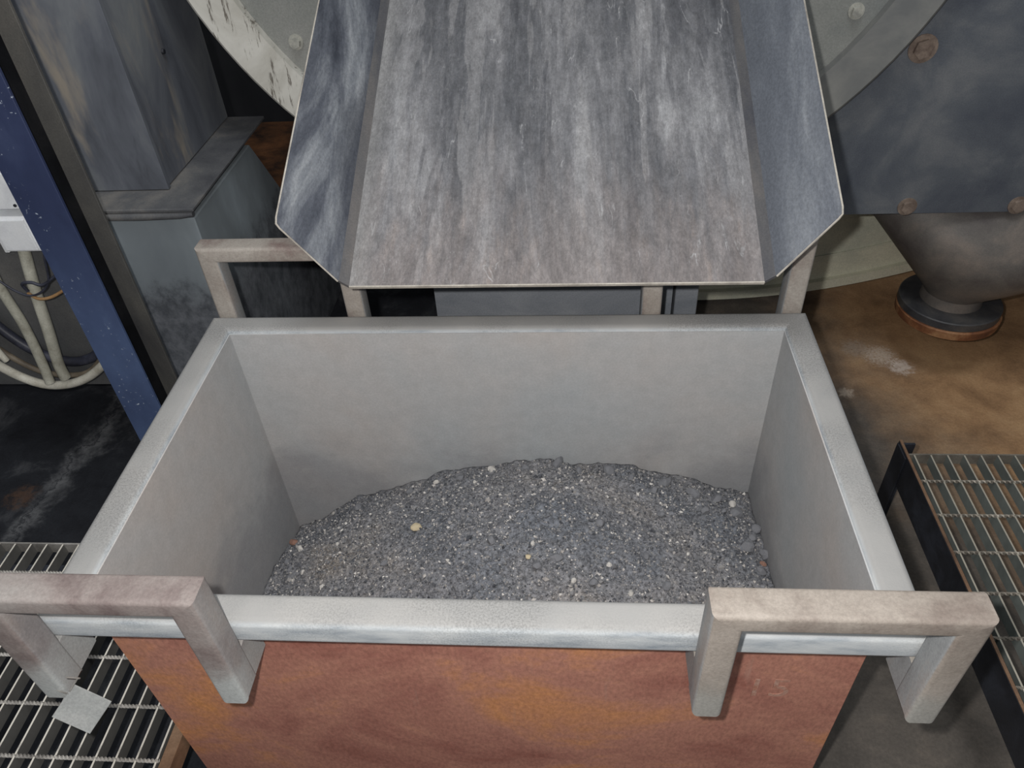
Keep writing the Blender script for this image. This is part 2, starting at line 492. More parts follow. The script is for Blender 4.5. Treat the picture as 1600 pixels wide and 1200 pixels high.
def finish_bm(name, bm, mat, parent=None, bevel=0.0, seg=2, smooth=False, loc=None):
    bmesh.ops.recalc_face_normals(bm, faces=bm.faces)
    if bevel > 0:
        eds = [e for e in bm.edges if len(e.link_faces) == 2 and e.calc_face_angle(0) > 0.5]
        bmesh.ops.bevel(bm, geom=eds, offset=bevel, segments=seg, affect='EDGES', profile=0.5, clamp_overlap=True)
    if smooth:
        for f in bm.faces:
            f.smooth = True
        for e in bm.edges:
            if len(e.link_faces) == 2 and e.calc_face_angle(0) > 0.7:
                e.smooth = False
    me = bpy.data.meshes.new(name)
    bm.to_mesh(me)
    bm.free()
    return link_mesh(name, me, mat, parent, loc)


def add_box(bm, x0, x1, y0, y1, z0, z1):
    vs = [bm.verts.new((x, y, z)) for x in (x0, x1) for y in (y0, y1) for z in (z0, z1)]
    for q in ((0, 1, 3, 2), (4, 6, 7, 5), (0, 4, 5, 1), (2, 3, 7, 6), (0, 2, 6, 4), (1, 5, 7, 3)):
        bm.faces.new([vs[i] for i in q])
    return vs


def box(name, x0, x1, y0, y1, z0, z1, mat, parent=None, bevel=0.0, seg=2):
    bm = bmesh.new()
    add_box(bm, x0, x1, y0, y1, z0, z1)
    return finish_bm(name, bm, mat, parent, bevel, seg)


def add_prism(bm, pts, vec):
    """closed outline (list of 3D points) pushed along vec"""
    vec = Vector(vec)
    a = [bm.verts.new(p) for p in pts]
    b = [bm.verts.new(Vector(p) + vec) for p in pts]
    bm.faces.new(a)
    bm.faces.new(list(reversed(b)))
    n = len(pts)
    for i in range(n):
        j = (i + 1) % n
        bm.faces.new((a[i], b[i], b[j], a[j]))


def prism(name, pts, vec, mat, parent=None, bevel=0.0, seg=2):
    bm = bmesh.new()
    add_prism(bm, pts, vec)
    return finish_bm(name, bm, mat, parent, bevel, seg)


def add_lathe(bm, prof, c=(0, 0, 0), seg=48, axis='Z', a0=0.0, a1=2 * math.pi):
    """closed profile [(r, h)...] turned round an axis"""
    full = abs(a1 - a0 - 2 * math.pi) < 1e-6
    rings = []
    cnt = seg if full else seg + 1
    for i in range(cnt):
        a = a0 + (a1 - a0) * i / seg
        ring = []
        for r, h in prof:
            if axis == 'Z':
                p = (c[0] + r * math.cos(a), c[1] + r * math.sin(a), c[2] + h)
            else:
                p = (c[0] + r * math.cos(a), c[1] + h, c[2] + r * math.sin(a))
            ring.append(bm.verts.new(p))
        rings.append(ring)
    n = len(prof)
    for i in range(cnt if full else cnt - 1):
        A, B = rings[i], rings[(i + 1) % cnt]
        for j in range(n):
            k = (j + 1) % n
            bm.faces.new((A[j], B[j], B[k], A[k]))
    if not full:
        bm.faces.new(rings[0])
        bm.faces.new(list(reversed(rings[-1])))
    return rings


def lathe(name, prof, c, mat, parent=None, seg=48, axis='Z', a0=0.0, a1=2 * math.pi, smooth=True):
    bm = bmesh.new()
    add_lathe(bm, prof, c, seg, axis, a0, a1)
    return finish_bm(name, bm, mat, parent, smooth=smooth)


def bez(pts, n=12):
    """Catmull-Rom through the points"""
    P = [Vector(p) for p in pts]
    P = [2 * P[0] - P[1]] + P + [2 * P[-1] - P[-2]]
    out = []
    for i in range(1, len(P) - 2):
        for s in range(n):
            t = s / n
            a, b, c, d = P[i - 1:i + 3]
            out.append(0.5 * ((2 * b) + (c - a) * t + (2 * a - 5 * b + 4 * c - d) * t * t + (3 * b - a - 3 * c + d) * t ** 3))
    out.append(P[-2])
    return out


def tube(name, path, r, mat, parent=None, sides=12, radii=None):
    bm = bmesh.new()
    prev = None
    up = Vector((0.3, 0.2, 1)).normalized()
    for i, p in enumerate(path):
        t = (path[min(i + 1, len(path) - 1)] - path[max(i - 1, 0)]).normalized()
        a = t.cross(up)
        if a.length < 1e-3:
            a = t.cross(Vector((1, 0, 0)))
        a.normalize()
        b = t.cross(a).normalized()
        rr = radii[i] if radii else r
        ring = [bm.verts.new(p + rr * (math.cos(k * 2 * math.pi / sides) * a + math.sin(k * 2 * math.pi / sides) * b)) for k in range(sides)]
        if prev:
            for k in range(sides):
                bm.faces.new((prev[k], prev[(k + 1) % sides], ring[(k + 1) % sides], ring[k]))
        else:
            bm.faces.new(ring)
        prev = ring
    bm.faces.new(list(reversed(prev)))
    return finish_bm(name, bm, mat, parent, smooth=True)


def section(w, h, R=0.007, N=4):
    """rounded rectangle 0..w by 0..h"""
    out = []
    for cx, cy, a0 in ((w - R, R, -90), (w - R, h - R, 0), (R, h - R, 90), (R, R, 180)):
        for i in range(N + 1):
            a = math.radians(a0 + 90 * i / N)
            out.append((cx + R * math.cos(a), cy + R * math.sin(a)))
    return out


def sweep(bm, A, B):
    va = [bm.verts.new(p) for p in A]
    vb = [bm.verts.new(p) for p in B]
    n = len(A)
    bm.faces.new(va)
    bm.faces.new(list(reversed(vb)))
    for i in range(n):
        j = (i + 1) % n
        bm.faces.new((va[i], vb[i], vb[j], va[j]))


def thing(name, label, cat, loc=(0, 0, 0), group=None):
    o = bpy.data.objects.new(name, None)
    o.empty_display_size = 0.05
    o.location = loc
    COL.objects.link(o)
    return tag(o, label, cat, group)


def tag(o, label, cat, group=None, kind=None):
    o['label'] = label
    o['category'] = cat
    if group:
        o['group'] = group
    if kind:
        o['kind'] = kind
    return o


def hexhead(name, c, r, h, mat, parent, washer=True):
    """bolt head on a face that looks towards -Y"""
    bm = bmesh.new()
    if washer:
        add_lathe(bm, [(0.0005, 0), (r * 1.45, 0), (r * 1.45, -h * 0.25), (0.0005, -h * 0.25)], c, 20, 'Y')
    pts = [(c[0] + r * math.cos(i * math.pi / 3 + 0.3), c[1], c[2] + r * math.sin(i * math.pi / 3 + 0.3)) for i in range(6)]
    add_prism(bm, pts, (0, -h, 0))
    return finish_bm(name, bm, mat, parent)


# ------------------------------------------------------------------ setting
FLOOR = -0.75
D = 0.7376           # rim depth front to back
HW = 0.625           # half width of the rim
T = 0.052            # rim tube

bm = bmesh.new()
add_box(bm, -4.0, 4.0, -2.5, 3.7, FLOOR - 0.1, FLOOR)
fl = finish_bm('floor', bm, M['floor'])
fl['kind'] = 'structure'
fl['label'] = 'dark concrete floor with rust brown dust on the right'
wb = box('wall_back', -4.0, 4.0, 3.7, 3.8, FLOOR, 3.2, M['wall'])
wb['kind'] = 'structure'
wb['label'] = 'dark wall far behind the drum'

for nm, x in (('wall_left', -4.1), ('wall_right', 4.0)):
    w_ = box(nm, x, x + 0.1, -2.5, 3.7, FLOOR, 3.2, M['wall'])
    w_['kind'] = 'structure'
    w_['label'] = 'dark side wall of the shop, outside the picture'

# ------------------------------------------------------------------ the bin
bin_ = thing('waste_bin', 'large open steel bin with rusty front, dusty grey rim and corner loops', 'bin', (0, 0, FLOOR))


def in_bin(o):
    o.location = o.location - Vector((0, 0, FLOOR))
    return o


BX = HW - T - 0.002  # inner face of the walls, 2 mm inside the inner edge of the rim
WT = 0.008
BB = -0.68           # underside of bin bottom
TOP = -0.011
in_bin(box('left_wall', -BX - WT, -BX, T + 0.002, D - T - 0.002, BB, TOP, M['bin_dust'], bin_))
in_bin(box('right_wall', BX, BX + WT, T + 0.002, D - T - 0.002, BB, TOP, M['bin_dust'], bin_))
in_bin(box('back_wall', -BX - WT, BX + WT, D - T - 0.002, D - T - 0.002 + WT, BB, TOP, M['bin_dust'], bin_))
fw = in_bin(box('front_wall', -BX - WT, BX + WT, T - WT + 0.002, T + 0.002, BB, TOP, M['rust'], bin_, 0.002, 1))
fw['label'] = 'rusty brown front wall of the bin'
in_bin(box('bottom_plate', -BX, BX, T + 0.002, D - T - 0.002, BB, BB + 0.01, M['rust'], bin_))
for x in (-0.45, 0.45):
    in_bin(box('skid', x - 0.05, x + 0.05, 0.08, D - 0.08, FLOOR, BB, M['rust'], bin_, 0.004))


def rim_bar(end_a, end_b):
    """one side of the rim tube with mitred ends; each end maps the inset w to (x, y)"""
    bm = bmesh.new()
    sec = section(T, T, 0.012, 5)                            # (in from the outer face, down from the top)
    sweep(bm, [(*end_a(w), -d) for w, d in sec], [(*end_b(w), -d) for w, d in sec])
    return in_bin(finish_bm('rim_bar', bm, M['rim'], bin_, 0, 1, True))


fl_ = lambda w: (-HW + w, w)
fr_ = lambda w: (HW - w, w)
bl_ = lambda w: (-HW + w, D - w)
br_ = lambda w: (HW - w, D - w)
for ea, eb in ((fl_, fr_), (bl_, br_), (fl_, bl_), (fr_, br_)):
    rim_bar(ea, eb)

DEP = 0.046          # depth of the handle tube
LW = 0.041           # leg width
BH = 0.034           # bar height


def lifting_handle(xa, xb, yf, yr, ztop, zbot, mat, label):
    """inverted U of tube: bar above the rim, legs on the rim face that reach back under the rim to the wall"""
    s = 1 if yr > yf else -1
    bm = bmesh.new()
    sec = section(DEP, BH)                                   # (depth, down from top)
    sweep(bm, [(xa + d * LW / BH, yf + s * p, ztop - d) for p, d in sec], [(xb - d * LW / BH, yf + s * p, ztop - d) for p, d in sec])
    bar = in_bin(finish_bm('lifting_handle', bm, mat, bin_, 0, 1, True))
    bar['label'] = label
    for e, d in ((xa, 1), (xb, -1)):
        bm = bmesh.new()
        sec = section(LW, DEP)                               # (in from the outer flank, depth)
        rb = 0.009
        low = lambda w: zbot + (rb - math.sqrt(max(0, rb * rb - (rb - min(w, LW - w, rb)) ** 2)))
        sweep(bm, [(e + d * w, yf + s * p, ztop - w * BH / LW) for w, p in sec], [(e + d * w, yf + s * p, low(w)) for w, p in sec])
        ya, yb = sorted((yf + s * DEP * 0.6, yr))
        xs = sorted((e + d * 0.001, e + d * (LW - 0.001)))
        add_box(bm, xs[0], xs[1], ya, yb, zbot + 0.008, -T - 0.001)
        finish_bm('leg', bm, mat, bar, 0, 1, True)
    return bar


lifting_handle(0.315, 0.645, -0.047, T - WT, 0.115, -0.135, M['handle_tan'], 'tan dusty lifting loop at the near right corner')
lifting_handle(-0.645, -0.328, -0.047, T - WT, 0.118, -0.140, M['handle_brown'], 'brown and silver lifting loop at the near left corner')
lifting_handle(-0.615, -0.290, D + 0.049, D - T + WT, 0.162, -0.135, M['handle_far'], 'lifting loop at the far left corner behind the rim')
lifting_handle(0.292, 0.618, D + 0.049, D - T + WT, 0.162, -0.135, M['handle_far'], 'lifting loop at the far right corner behind the rim')

# faint chalk figures on the front wall
cu = bpy.data.curves.new('chalk', 'FONT')
cu.body = '15'
cu.size = 0.075
cu.extrude = 0.0004
tmp = bpy.data.objects.new('chalk_tmp', cu)
COL.objects.link(tmp)
dg = bpy.context.evaluated_depsgraph_get()
me = bpy.data.meshes.new_from_object(tmp.evaluated_get(dg))
bpy.data.objects.remove(tmp)
ck = link_mesh('chalk_mark', me, M['chalk'], fw)
ck.location = (0.415, T - WT + 0.0017, -0.250)
ck.rotation_euler = (math.radians(90), 0, 0)
ck['label'] = 'faint chalk figures on the rusty front wall'

# ------------------------------------------------------------------ ash heap and stones in the bin
PX, PY = 0.07, 0.40


def heap_z(x, y):
    dx, dy = x - PX, y - PY
    r = math.sqrt(dx * dx + dy * dy)
    k = 0.44 + (0.05 if dx < 0 else -0.03) * min(1, abs(dx) / 0.3)
    z = -0.255 - k * math.sqrt(r * r + 0.012)
    n = noise.fractal(Vector((x * 9, y * 9, 2.0)), 0.9, 2.0, 4)
    n2 = noise.noise(Vector((x * 55, y * 55, 5.0)))
    z -= 0.05 * min(1, max(0.0, -x - 0.38) / 0.17) * min(1, max(0.0, y - 0.50) / 0.18)
    return z + 0.013 * n + 0.006 * n2


bm = bmesh.new()
NX, NY = 190, 110
grid = []
for j in range(NY + 1):
    row = []
    for i in range(NX + 1):
        x = -BX + 0.001 + (2 * BX - 0.002) * i / NX
        y = T + 0.003 + (D - 2 * T - 0.006) * j / NY
        row.append(bm.verts.new((x, y, heap_z(x, y))))
    grid.append(row)
for j in range(NY):
    for i in range(NX):
        bm.faces.new((grid[j][i], grid[j][i + 1], grid[j + 1][i + 1], grid[j + 1][i]))
zb = BB + 0.012
b4 = [bm.verts.new((v.co.x, v.co.y, zb)) for v in (grid[0][0], grid[0][-1], grid[-1][-1], grid[-1][0])]
bm.faces.new(list(reversed(b4)))
for edge, a, b in ((grid[0], b4[0], b4[1]), ([r[-1] for r in grid], b4[1], b4[2]),
                   (list(reversed(grid[-1])), b4[2], b4[3]), ([r[0] for r in reversed(grid)], b4[3], b4[0])):
    bm.faces.new([a, b] + list(reversed(edge)))
for f in bm.faces:
    f.smooth = len(f.verts) == 4
heap = finish_bm('ash_heap', bm, M['ash'])
tag(heap, 'heap of dark grey ash and grit lying inside the bin', 'ash', kind='stuff')

# loose grit on the heap: one uncountable mass
ICO = None


def ico_verts(sub=1):
    b = bmesh.new()
    bmesh.ops.create_icosphere(b, subdivisions=sub, radius=1.0)
    v = [x.co.copy() for x in b.verts]
    f = [[q.index for q in x.verts] for x in b.faces]
    b.free()
    return v, f


iv, if_ = ico_verts(1)
octv = [Vector(p) for p in ((1, 0, 0), (-1, 0, 0), (0, 1, 0), (0, -1, 0), (0, 0, 1), (0, 0, -1))]
octf = [(0, 2, 4), (2, 1, 4), (1, 3, 4), (3, 0, 4), (2, 0, 5), (1, 2, 5), (3, 1, 5), (0, 3, 5)]
V, F = [], []
rg = random.Random(3)
for n in range(26000):
    x = rg.uniform(-BX + 0.006, BX - 0.006)
    y = rg.uniform(0.20, D - T - 0.009)
    s = 0.0011 + 0.0030 * rg.random() ** 3 + (0.0035 * rg.random() if rg.random() < 0.04 else 0)
    z = heap_z(x, y) + s * 0.35
    rot = Matrix.Rotation(rg.uniform(0, 6.28), 3, Vector((rg.uniform(-1, 1), rg.uniform(-1, 1), rg.uniform(-1, 1.01))).normalized())
    sc = Vector((rg.uniform(0.7, 1.5), rg.uniform(0.6, 1.2), rg.uniform(0.5, 1.0))) * s
    o0 = len(V)
    for p in octv:
        q = rot @ Vector((p.x * sc.x, p.y * sc.y, p.z * sc.z))
        V.append((x + q.x, y + q.y, z + q.z))
    F.extend(tuple(i + o0 for i in f) for f in octf)
me = bpy.data.meshes.new('loose_grit')
me.from_pydata(V, [], F)
me.update()
gr = link_mesh('loose_grit', me, M['grains'], heap)
gr['kind'] = 'stuff'
gr['label'] = 'fine speckled grit strewn over the heap'


def rock_mesh(seed, mat, rough=0.35):
    rr = random.Random(seed)
    v, f = ico_verts(2)
    planes = [(Vector((rr.uniform(-1, 1), rr.uniform(-1, 1), rr.uniform(-1, 1))).normalized(), rr.uniform(0.55, 0.85)) for _ in range(9)]
    out = []
    for p in v:
        q = p.copy()
        for n, d in planes:
            t = q.dot(n)
            if t > d:
                q -= n * (t - d)
        q *= 1 + rough * 0.3 * noise.noise(p * 2.3 + Vector((seed, 0, 0)))
        out.append(q)
    me = bpy.data.meshes.new('stone')
    me.from_pydata([tuple(p) for p in out], [], f)
    me.materials.append(mat)
    return me


rocks = {k: [rock_mesh(i * 7 + j, M[k]) for i in range(4)] for j, k in enumerate(('stone_pale', 'stone_dark', 'stone_amber', 'stone_rust'))}


def stone(x, y, s, kind, label, group=None, flat=0.7):
    o = bpy.data.objects.new('stone', rg.choice(rocks[kind]))
    COL.objects.link(o)
    o.location = (x, y, heap_z(x, y) + s * 0.42)
    o.scale = (s * rg.uniform(0.9, 1.35), s * rg.uniform(0.8, 1.1), s * flat)
    o.rotation_euler = (rg.uniform(-0.3, 0.3), rg.uniform(-0.3, 0.3), rg.uniform(0, 6.28))
    tag(o, label, 'stone', group)
    return o


STONES = [
('p', -0.040, 0.659, 0.0113, 'C'),
('a', -0.192, 0.486, 0.0113, ''),
('p', -0.507, 0.538, 0.0108, 'E'),
('r', -0.545, 0.590, 0.0120, 'R1'),
('p', -0.172, 0.642, 0.0076, ''),
('p', -0.074, 0.610, 0.0052, ''),
('p', -0.473, 0.456, 0.0067, ''),
('p', -0.496, 0.440, 0.0044, ''),
('p', -0.399, 0.514, 0.0060, ''),
('d', -0.013, 0.389, 0.0097, ''),
('a', 0.062, 0.347, 0.0063, 'A'),
('p', 0.070, 0.376, 0.0051, ''),
('p', -0.023, 0.313, 0.0038, ''),
('d', 0.080, 0.324, 0.0087, ''),
('d', 0.118, 0.669, 0.0112, ''),
('d', 0.236, 0.648, 0.0148, ''),
('d', 0.362, 0.635, 0.0118, ''),
('d', 0.425, 0.621, 0.0148, ''),
('p', 0.520, 0.618, 0.0089, ''),
('d', 0.522, 0.588, 0.0117, ''),
('d', 0.481, 0.617, 0.0118, ''),
('p', 0.222, 0.348, 0.0070, ''),
('p', 0.151, 0.303, 0.0062, ''),
('d', 0.189, 0.309, 0.0087, ''),
('p', 0.262, 0.304, 0.0062, ''),
('d', 0.334, 0.329, 0.0076, ''),
('p', 0.388, 0.421, 0.0053, ''),
('d', 0.566, 0.477, 0.0126, ''),
('r', 0.558, 0.450, 0.0069, 'R2'),
('d', 0.207, 0.449, 0.0093, ''),
('d', 0.527, 0.476, 0.0111, ''),
('d', 0.117, 0.348, 0.0088, ''),
('d', 0.342, 0.524, 0.0070, ''),
('d', 0.331, 0.593, 0.0080, ''),
('d', 0.040, 0.645, 0.0089, ''),
('d', -0.112, 0.638, 0.0075, ''),
('d', -0.241, 0.635, 0.0069, ''),
('d', -0.374, 0.627, 0.0079, ''),
('d', 0.560, 0.546, 0.0101, ''),
('d', 0.445, 0.566, 0.0086, ''),
('d', 0.546, 0.512, 0.0071, ''),
('d', -0.529, 0.501, 0.0069, ''),
('d', 0.165, 0.641, 0.0074, ''),
('d', 0.282, 0.628, 0.0066, ''),
('d', 0.492, 0.583, 0.0066, ''),
('d', 0.547, 0.425, 0.0088, ''),
('d', -0.257, 0.410, 0.0062, ''),
('d', 0.299, 0.391, 0.0065, ''),
('p', -0.347, 0.397, 0.0042, ''),
('p', 0.420, 0.394, 0.0046, ''),
('p', 0.289, 0.438, 0.0040, ''),
('p', -0.104, 0.362, 0.0039, ''),
('p', -0.274, 0.563, 0.0052, ''),
('p', 0.130, 0.490, 0.0034, ''),
('p', 0.227, 0.549, 0.0035, ''),
('p', 0.462, 0.493, 0.0042, ''),
]
KIND = {'p': 'stone_pale', 'd': 'stone_dark', 'a': 'stone_amber', 'r': 'stone_rust'}
SPECIAL = {'C': 'large pale stone on the crest at the far edge of the heap',
           'E': 'oblong whitish stone at the far left of the heap beside a rusty one',
           'R1': 'rusty brown stone in the far left corner of the heap',
           'R2': 'rusty red stone against the right wall of the bin',
           'A': 'cream yellow pebble near the middle of the heap'}
ORD = ['leftmost', 'second', 'third', 'fourth', 'fifth', 'sixth', 'seventh', 'eighth', 'ninth', 'tenth', 'eleventh', 'twelfth']
NOUN = {'p': 'pale stone chip', 'd': 'dark slag lump', 'a': 'flat tan stone'}
GROUPS = {'p': 'pale chips on the heap', 'd': 'slag lumps on the heap', 'a': None}


def zone(x, y):
    if y > 0.585:
        return 'at the far edge, right of crest' if x > 0.1 else 'at the far edge, left of crest'
    if x > 0.40:
        return 'on the right flank of the heap'
    if x < -0.2:
        return 'on the left flank of the heap'
    return 'in the middle of the heap'


zones = {}
for i, (kd, x, y, s, t) in enumerate(STONES):
    if not t:
        zones.setdefault((kd, zone(x, y)), []).append(i)
names = {}
for (kd, zn), idx in zones.items():
    idx.sort(key=lambda i: STONES[i][1])
    for n, i in enumerate(idx):
        names[i] = f'{ORD[n]} {NOUN[kd]} {"" if n == 0 else "from the left "}{zn}' if len(idx) > 1 else f'{NOUN[kd]} {zn}'
for i, (kd, x, y, s, t) in enumerate(STONES):
    if t:
        stone(x, y, s, KIND[kd], SPECIAL[t])
    else:
        stone(x, y, min(s * (1.35 if kd == 'd' else 1.0), 0.0155), KIND[kd], names[i], GROUPS[kd], flat=0.55 if kd == 'a' else 0.85)

# ------------------------------------------------------------------ chute above the far rim
CH_X0, CH_X1 = -0.269, 0.495
CH_C = (CH_X0 + CH_X1) / 2
CH_W = (CH_X1 - CH_X0) / 2
SL = math.radians(24)
CH_L = 0.86
chute = thing('discharge_chute', 'worn steel chute with flared sides sloping down to the bin', 'chute', (CH_C, 0.62, 0.150))
chute.rotation_euler = (SL, 0, 0)
TH = 0.006
bm = bmesh.new()
add_box(bm, -CH_W, CH_W, 0, CH_L, -TH, 0)
finish_bm('floor_sheet', bm, M['chute_floor'], chute)
le = box('lip_edge', -CH_W, CH_W, -0.0025, 0, -TH, 0.0005, M['bright_edge'], chute)
le['label'] = 'bright worn lip of the chute'
for s in (-1, 1):
    ang = math.radians(52)
    w, t = 0.160, 0.056
    strip = 0.020
    a1 = math.radians(24)
    p0 = Vector((s * CH_W, 0, 0))
    p1 = p0 + strip * Vector((s * math.cos(a1), 0, math.sin(a1)))
    p2 = p1 + (w - strip * 0.8) * Vector((s * math.cos(ang), 0, math.sin(ang)))
    n1 = Vector((s * math.sin(a1), 0, -math.cos(a1))) * TH
    n2 = Vector((s * math.sin(ang), 0, -math.cos(ang))) * TH
    Y = lambda v, y: (v.x, y, v.z)
    t1 = t * strip / w
    prism('fold_strip', [Y(p0, 0), Y(p1, t1), Y(p1, CH_L), Y(p0, CH_L)], n1, M['fold'], chute)
    dv = (p2 - p1)
    pts = [Y(p1, t1), Y(p1 + dv * 0.93, t * 0.93), Y(p1 + dv * 0.985, t * 1.02), Y(p2, t * 1.25), Y(p2, CH_L), Y(p1, CH_L)]
    wg = prism('side_wing', pts, n2, M['chute_wing'], chute)
    # thin bright edge along the rim of the wing
    path = [Vector(q) + n2 * 0.5 for q in pts[:5]]
    ed = tube('wing_edge', path, 0.0021, M['bright_edge'], wg, 6)
# stiffener under the lip and the box that carries the chute
box('stiffener', -CH_W + 0.03, CH_W - 0.03, 0.26, 0.30, -0.05, -TH, M['support'], chute)
sup = thing('chute_support', 'blue grey steel stand carrying the chute behind the bin', 'stand', (0.13, 1.0, FLOOR))
box('front_panel', -0.31, 0.255, -0.05, -0.04, 0.0, 0.88, M['support'], sup)
box('edge_post', 0.262, 0.315, -0.05, 0.0, 0.0, 0.88, M['support'], sup, 0.002, 1)
box('side_panel', -0.31, -0.30, -0.04, 0.35, 0.0, 0.88, M['support'], sup)
box('side_panel', 0.305, 0.315, 0.0, 0.35, 0.0, 0.88, M['support'], sup)

# ------------------------------------------------------------------ drum behind the chute
DC = (0.13, 0.86)
drum = thing('rotary_drum', 'big round drum with cream flange ring behind the chute', 'drum', (DC[0], 1.4, FLOOR))
LO = 0.0


def in_drum(o):
    o.location = (0, 0, DC[1] - FLOOR)
    return o


SEG = 128
in_drum(lathe('flange_ring', [(0.892, 0.0), (0.985, -0.012), (0.992, -0.006), (0.992, 0.03), (0.892, 0.03)], (0, 0, 0), M['ring'], drum, SEG, 'Y'))
in_drum(lathe('end_plate', [(0.02, 0.028), (0.90, 0.028), (0.90, 0.045), (0.02, 0.045)], (0, 0, 0), M['end_plate'], drum, SEG, 'Y', smooth=False))
in_drum(lathe('drum_shell', [(0.86, 0.045), (0.90, 0.045), (0.90, 1.5), (0.86, 1.5)], (0, 0, 0), M['end_plate'], drum, SEG, 'Y'))
for a in range(10):
    an = math.radians(-90 + 18 + 36 * a + 1.0)
    r = 0.845
    in_drum(hexhead('bolt', (r * math.cos(an), 0.028, r * math.sin(an)), 0.013, 0.014, M['nut'], drum))
for s in (-1, 1):
    box('cradle_leg', s * 0.62 - 0.05, s * 0.62 + 0.05, 0.75, 0.95, 0.0, DC[1] - FLOOR - 0.66, M['support'], drum)

# curved cream guard low behind the chute
guard = thing('curved_guard', 'cream curved guard panel under the drum, beside the funnel', 'guard', (0.60, 1.85, FLOOR))
R0, ZC = 2.495, 1.76


def arc_strip(name, xa, xb, r0, r1, y0, y1, mat, parent, n=30):
    """strip between two concentric arcs, xa..xb relative to the guard centre"""
    bm = bmesh.new()
    rows = []
    for i in range(n + 1):
        x = xa + (xb - xa) * i / n
        a = math.asin(x / R0)
        pr = []
        for r, y in ((r0, y0), (r1, y0), (r1, y1), (r0, y1)):
            pr.append(bm.verts.new((r * math.sin(a), y, ZC - r * math.cos(a) - FLOOR)))
        rows.append(pr)
    for A, B in zip(rows, rows[1:]):
        for j in range(4):
            k = (j + 1) % 4
            bm.faces.new((A[j], B[j], B[k], A[k]))
    bm.faces.new(rows[0])
    bm.faces.new(list(reversed(rows[-1])))
    return finish_bm(name, bm, mat, parent, smooth=True)


arc_strip('guard_panel', -0.62, 0.86, R0 - 0.03, R0 - 0.38, 0.006, 0.014, M['guard'], guard)
arc_strip('bottom_rim', -0.62, 0.86, R0, R0 - 0.035, -0.014, 0.016, M['guard'], guard)
arc_strip('seam_strip', -0.62, 0.86, R0 - 0.125, R0 - 0.135, 0.000, 0.006, M['guard'], guard)
box('foot', -0.12, 0.12, 0.017, 0.06, 0.0, 0.10, M['support'], guard)

# ------------------------------------------------------------------ plated housing with funnel, right
hou = thing('machine_housing', 'grey bolted steel housing plate with round funnel below', 'machine', (1.42, 1.44, FLOOR))
HZ = -FLOOR


def hp(o):
    return o


Z0 = -0.170 + HZ
HX = 1.42
arc = [(DC[0] + 0.935 * math.cos(a) - HX, DC[1] + 0.935 * math.sin(a) + HZ) for a in (math.radians(12 - 2.4 * i) for i in range(31))]
outl = [(x, 0.0, z) for x, z in [(0.95, Z0), (0.95, 2.35), (arc[0][0], 2.35)] + arc + [(arc[-1][0], Z0)]]
prism('front_plate', outl, (0, 0.008, 0), M['housing'], hou)
box('lower_lip', -0.48, 0.95, 0.0105, 0.09, Z0, Z0 + 0.008, M['housing'], hou)
box('side_panel', -0.34, -0.33, 0.0105, 0.60, Z0 + 0.009, 2.35, M['housing'], hou)
box('back_panel', -0.33, 0.95, 0.59, 0.60, Z0 + 0.009, 2.35, M['housing'], hou)
for bx_, bz_, br in ((1.006, 0.280, 0.024), (1.087, -0.148, 0.018), (1.384, -0.150, 0.018), (1.70, 0.28, 0.022), (1.70, -0.15, 0.018)):
    hexhead('bolt', (bx_ - 1.42, 0.0, bz_ + HZ), br, 0.012, M['bolt'], hou)
# funnel: square-ish mouth under the plate drawn in to a round neck
bm = bmesh.new()
prev = None
TOPZ, NECKZ = Z0 - 0.001, -0.490 + HZ
neck = Vector((1.352 - 1.42, 0.09))
mouth = Vector((1.60 - 1.42, 0.215))
for i in range(15):
    t = i / 14
    tt = t
    rad = 0.610 * (1 - tt) + 0.082 * tt
    if t > 0.9:
        rad = max(rad, 0.086)
    c = mouth.lerp(neck, tt)
    ry = rad * (0.33 + 0.67 * tt)
    ring = [bm.verts.new((c.x + rad * math.cos(a), c.y + ry * math.sin(a), TOPZ + (NECKZ - TOPZ) * t)) for a in (k * 2 * math.pi / 48 for k in range(48))]
    if prev:
        for k in range(48):
            bm.faces.new((prev[k], prev[(k + 1) % 48], ring[(k + 1) % 48], ring[k]))
    prev = ring
fn = finish_bm('funnel', bm, M['funnel'], hou, smooth=True)
lathe('funnel_neck', [(0.070, 0.015), (0.086, 0.012), (0.092, -0.035), (0.070, -0.035)], (neck.x, neck.y, NECKZ), M['funnel'], hou, 40)
lathe('outlet_flange', [(0.04, 0.0), (0.148, 0.0), (0.151, -0.003), (0.151, -0.026), (0.04, -0.026)], (neck.x, neck.y, NECKZ - 0.030), M['flange_top'], hou, 56)
lathe('flange_rim', [(0.04, 0.0), (0.150, 0.0), (0.155, -0.005), (0.153, -0.030), (0.04, -0.030)], (neck.x + 0.003, neck.y, NECKZ - 0.058), M['flange_rust'], hou, 56)
for x in (0.30, 0.88):
    box('housing_leg', x - 0.03, x + 0.03, 0.50, 0.57, 0.0, Z0 + 0.02, M['funnel'], hou)

# ------------------------------------------------------------------ blue I-beam post, left
post = thing('steel_post', 'blue painted steel beam standing left of the bin', 'post', (-0.8975, 0.75, FLOOR))
PH = 1.75
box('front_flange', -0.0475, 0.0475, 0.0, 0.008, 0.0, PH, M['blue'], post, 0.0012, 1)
box('web', -0.004, 0.004, 0.008, 0.104, 0.0, PH, M['grime_shade'], post)
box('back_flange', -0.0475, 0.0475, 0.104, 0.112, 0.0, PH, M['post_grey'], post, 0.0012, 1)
box('base_plate', -0.08, 0.08, -0.02, 0.13, 0.0, 0.012, M['post_grey'], post)

# ------------------------------------------------------------------ duct column behind the post
duct = thing('duct_column', 'tall grey sheet steel duct with ledge behind the blue post', 'duct', (-1.10, 1.35, FLOOR))


def dx_(x):
    return x + 1.10


def dy_(y):
    return y - 1.35


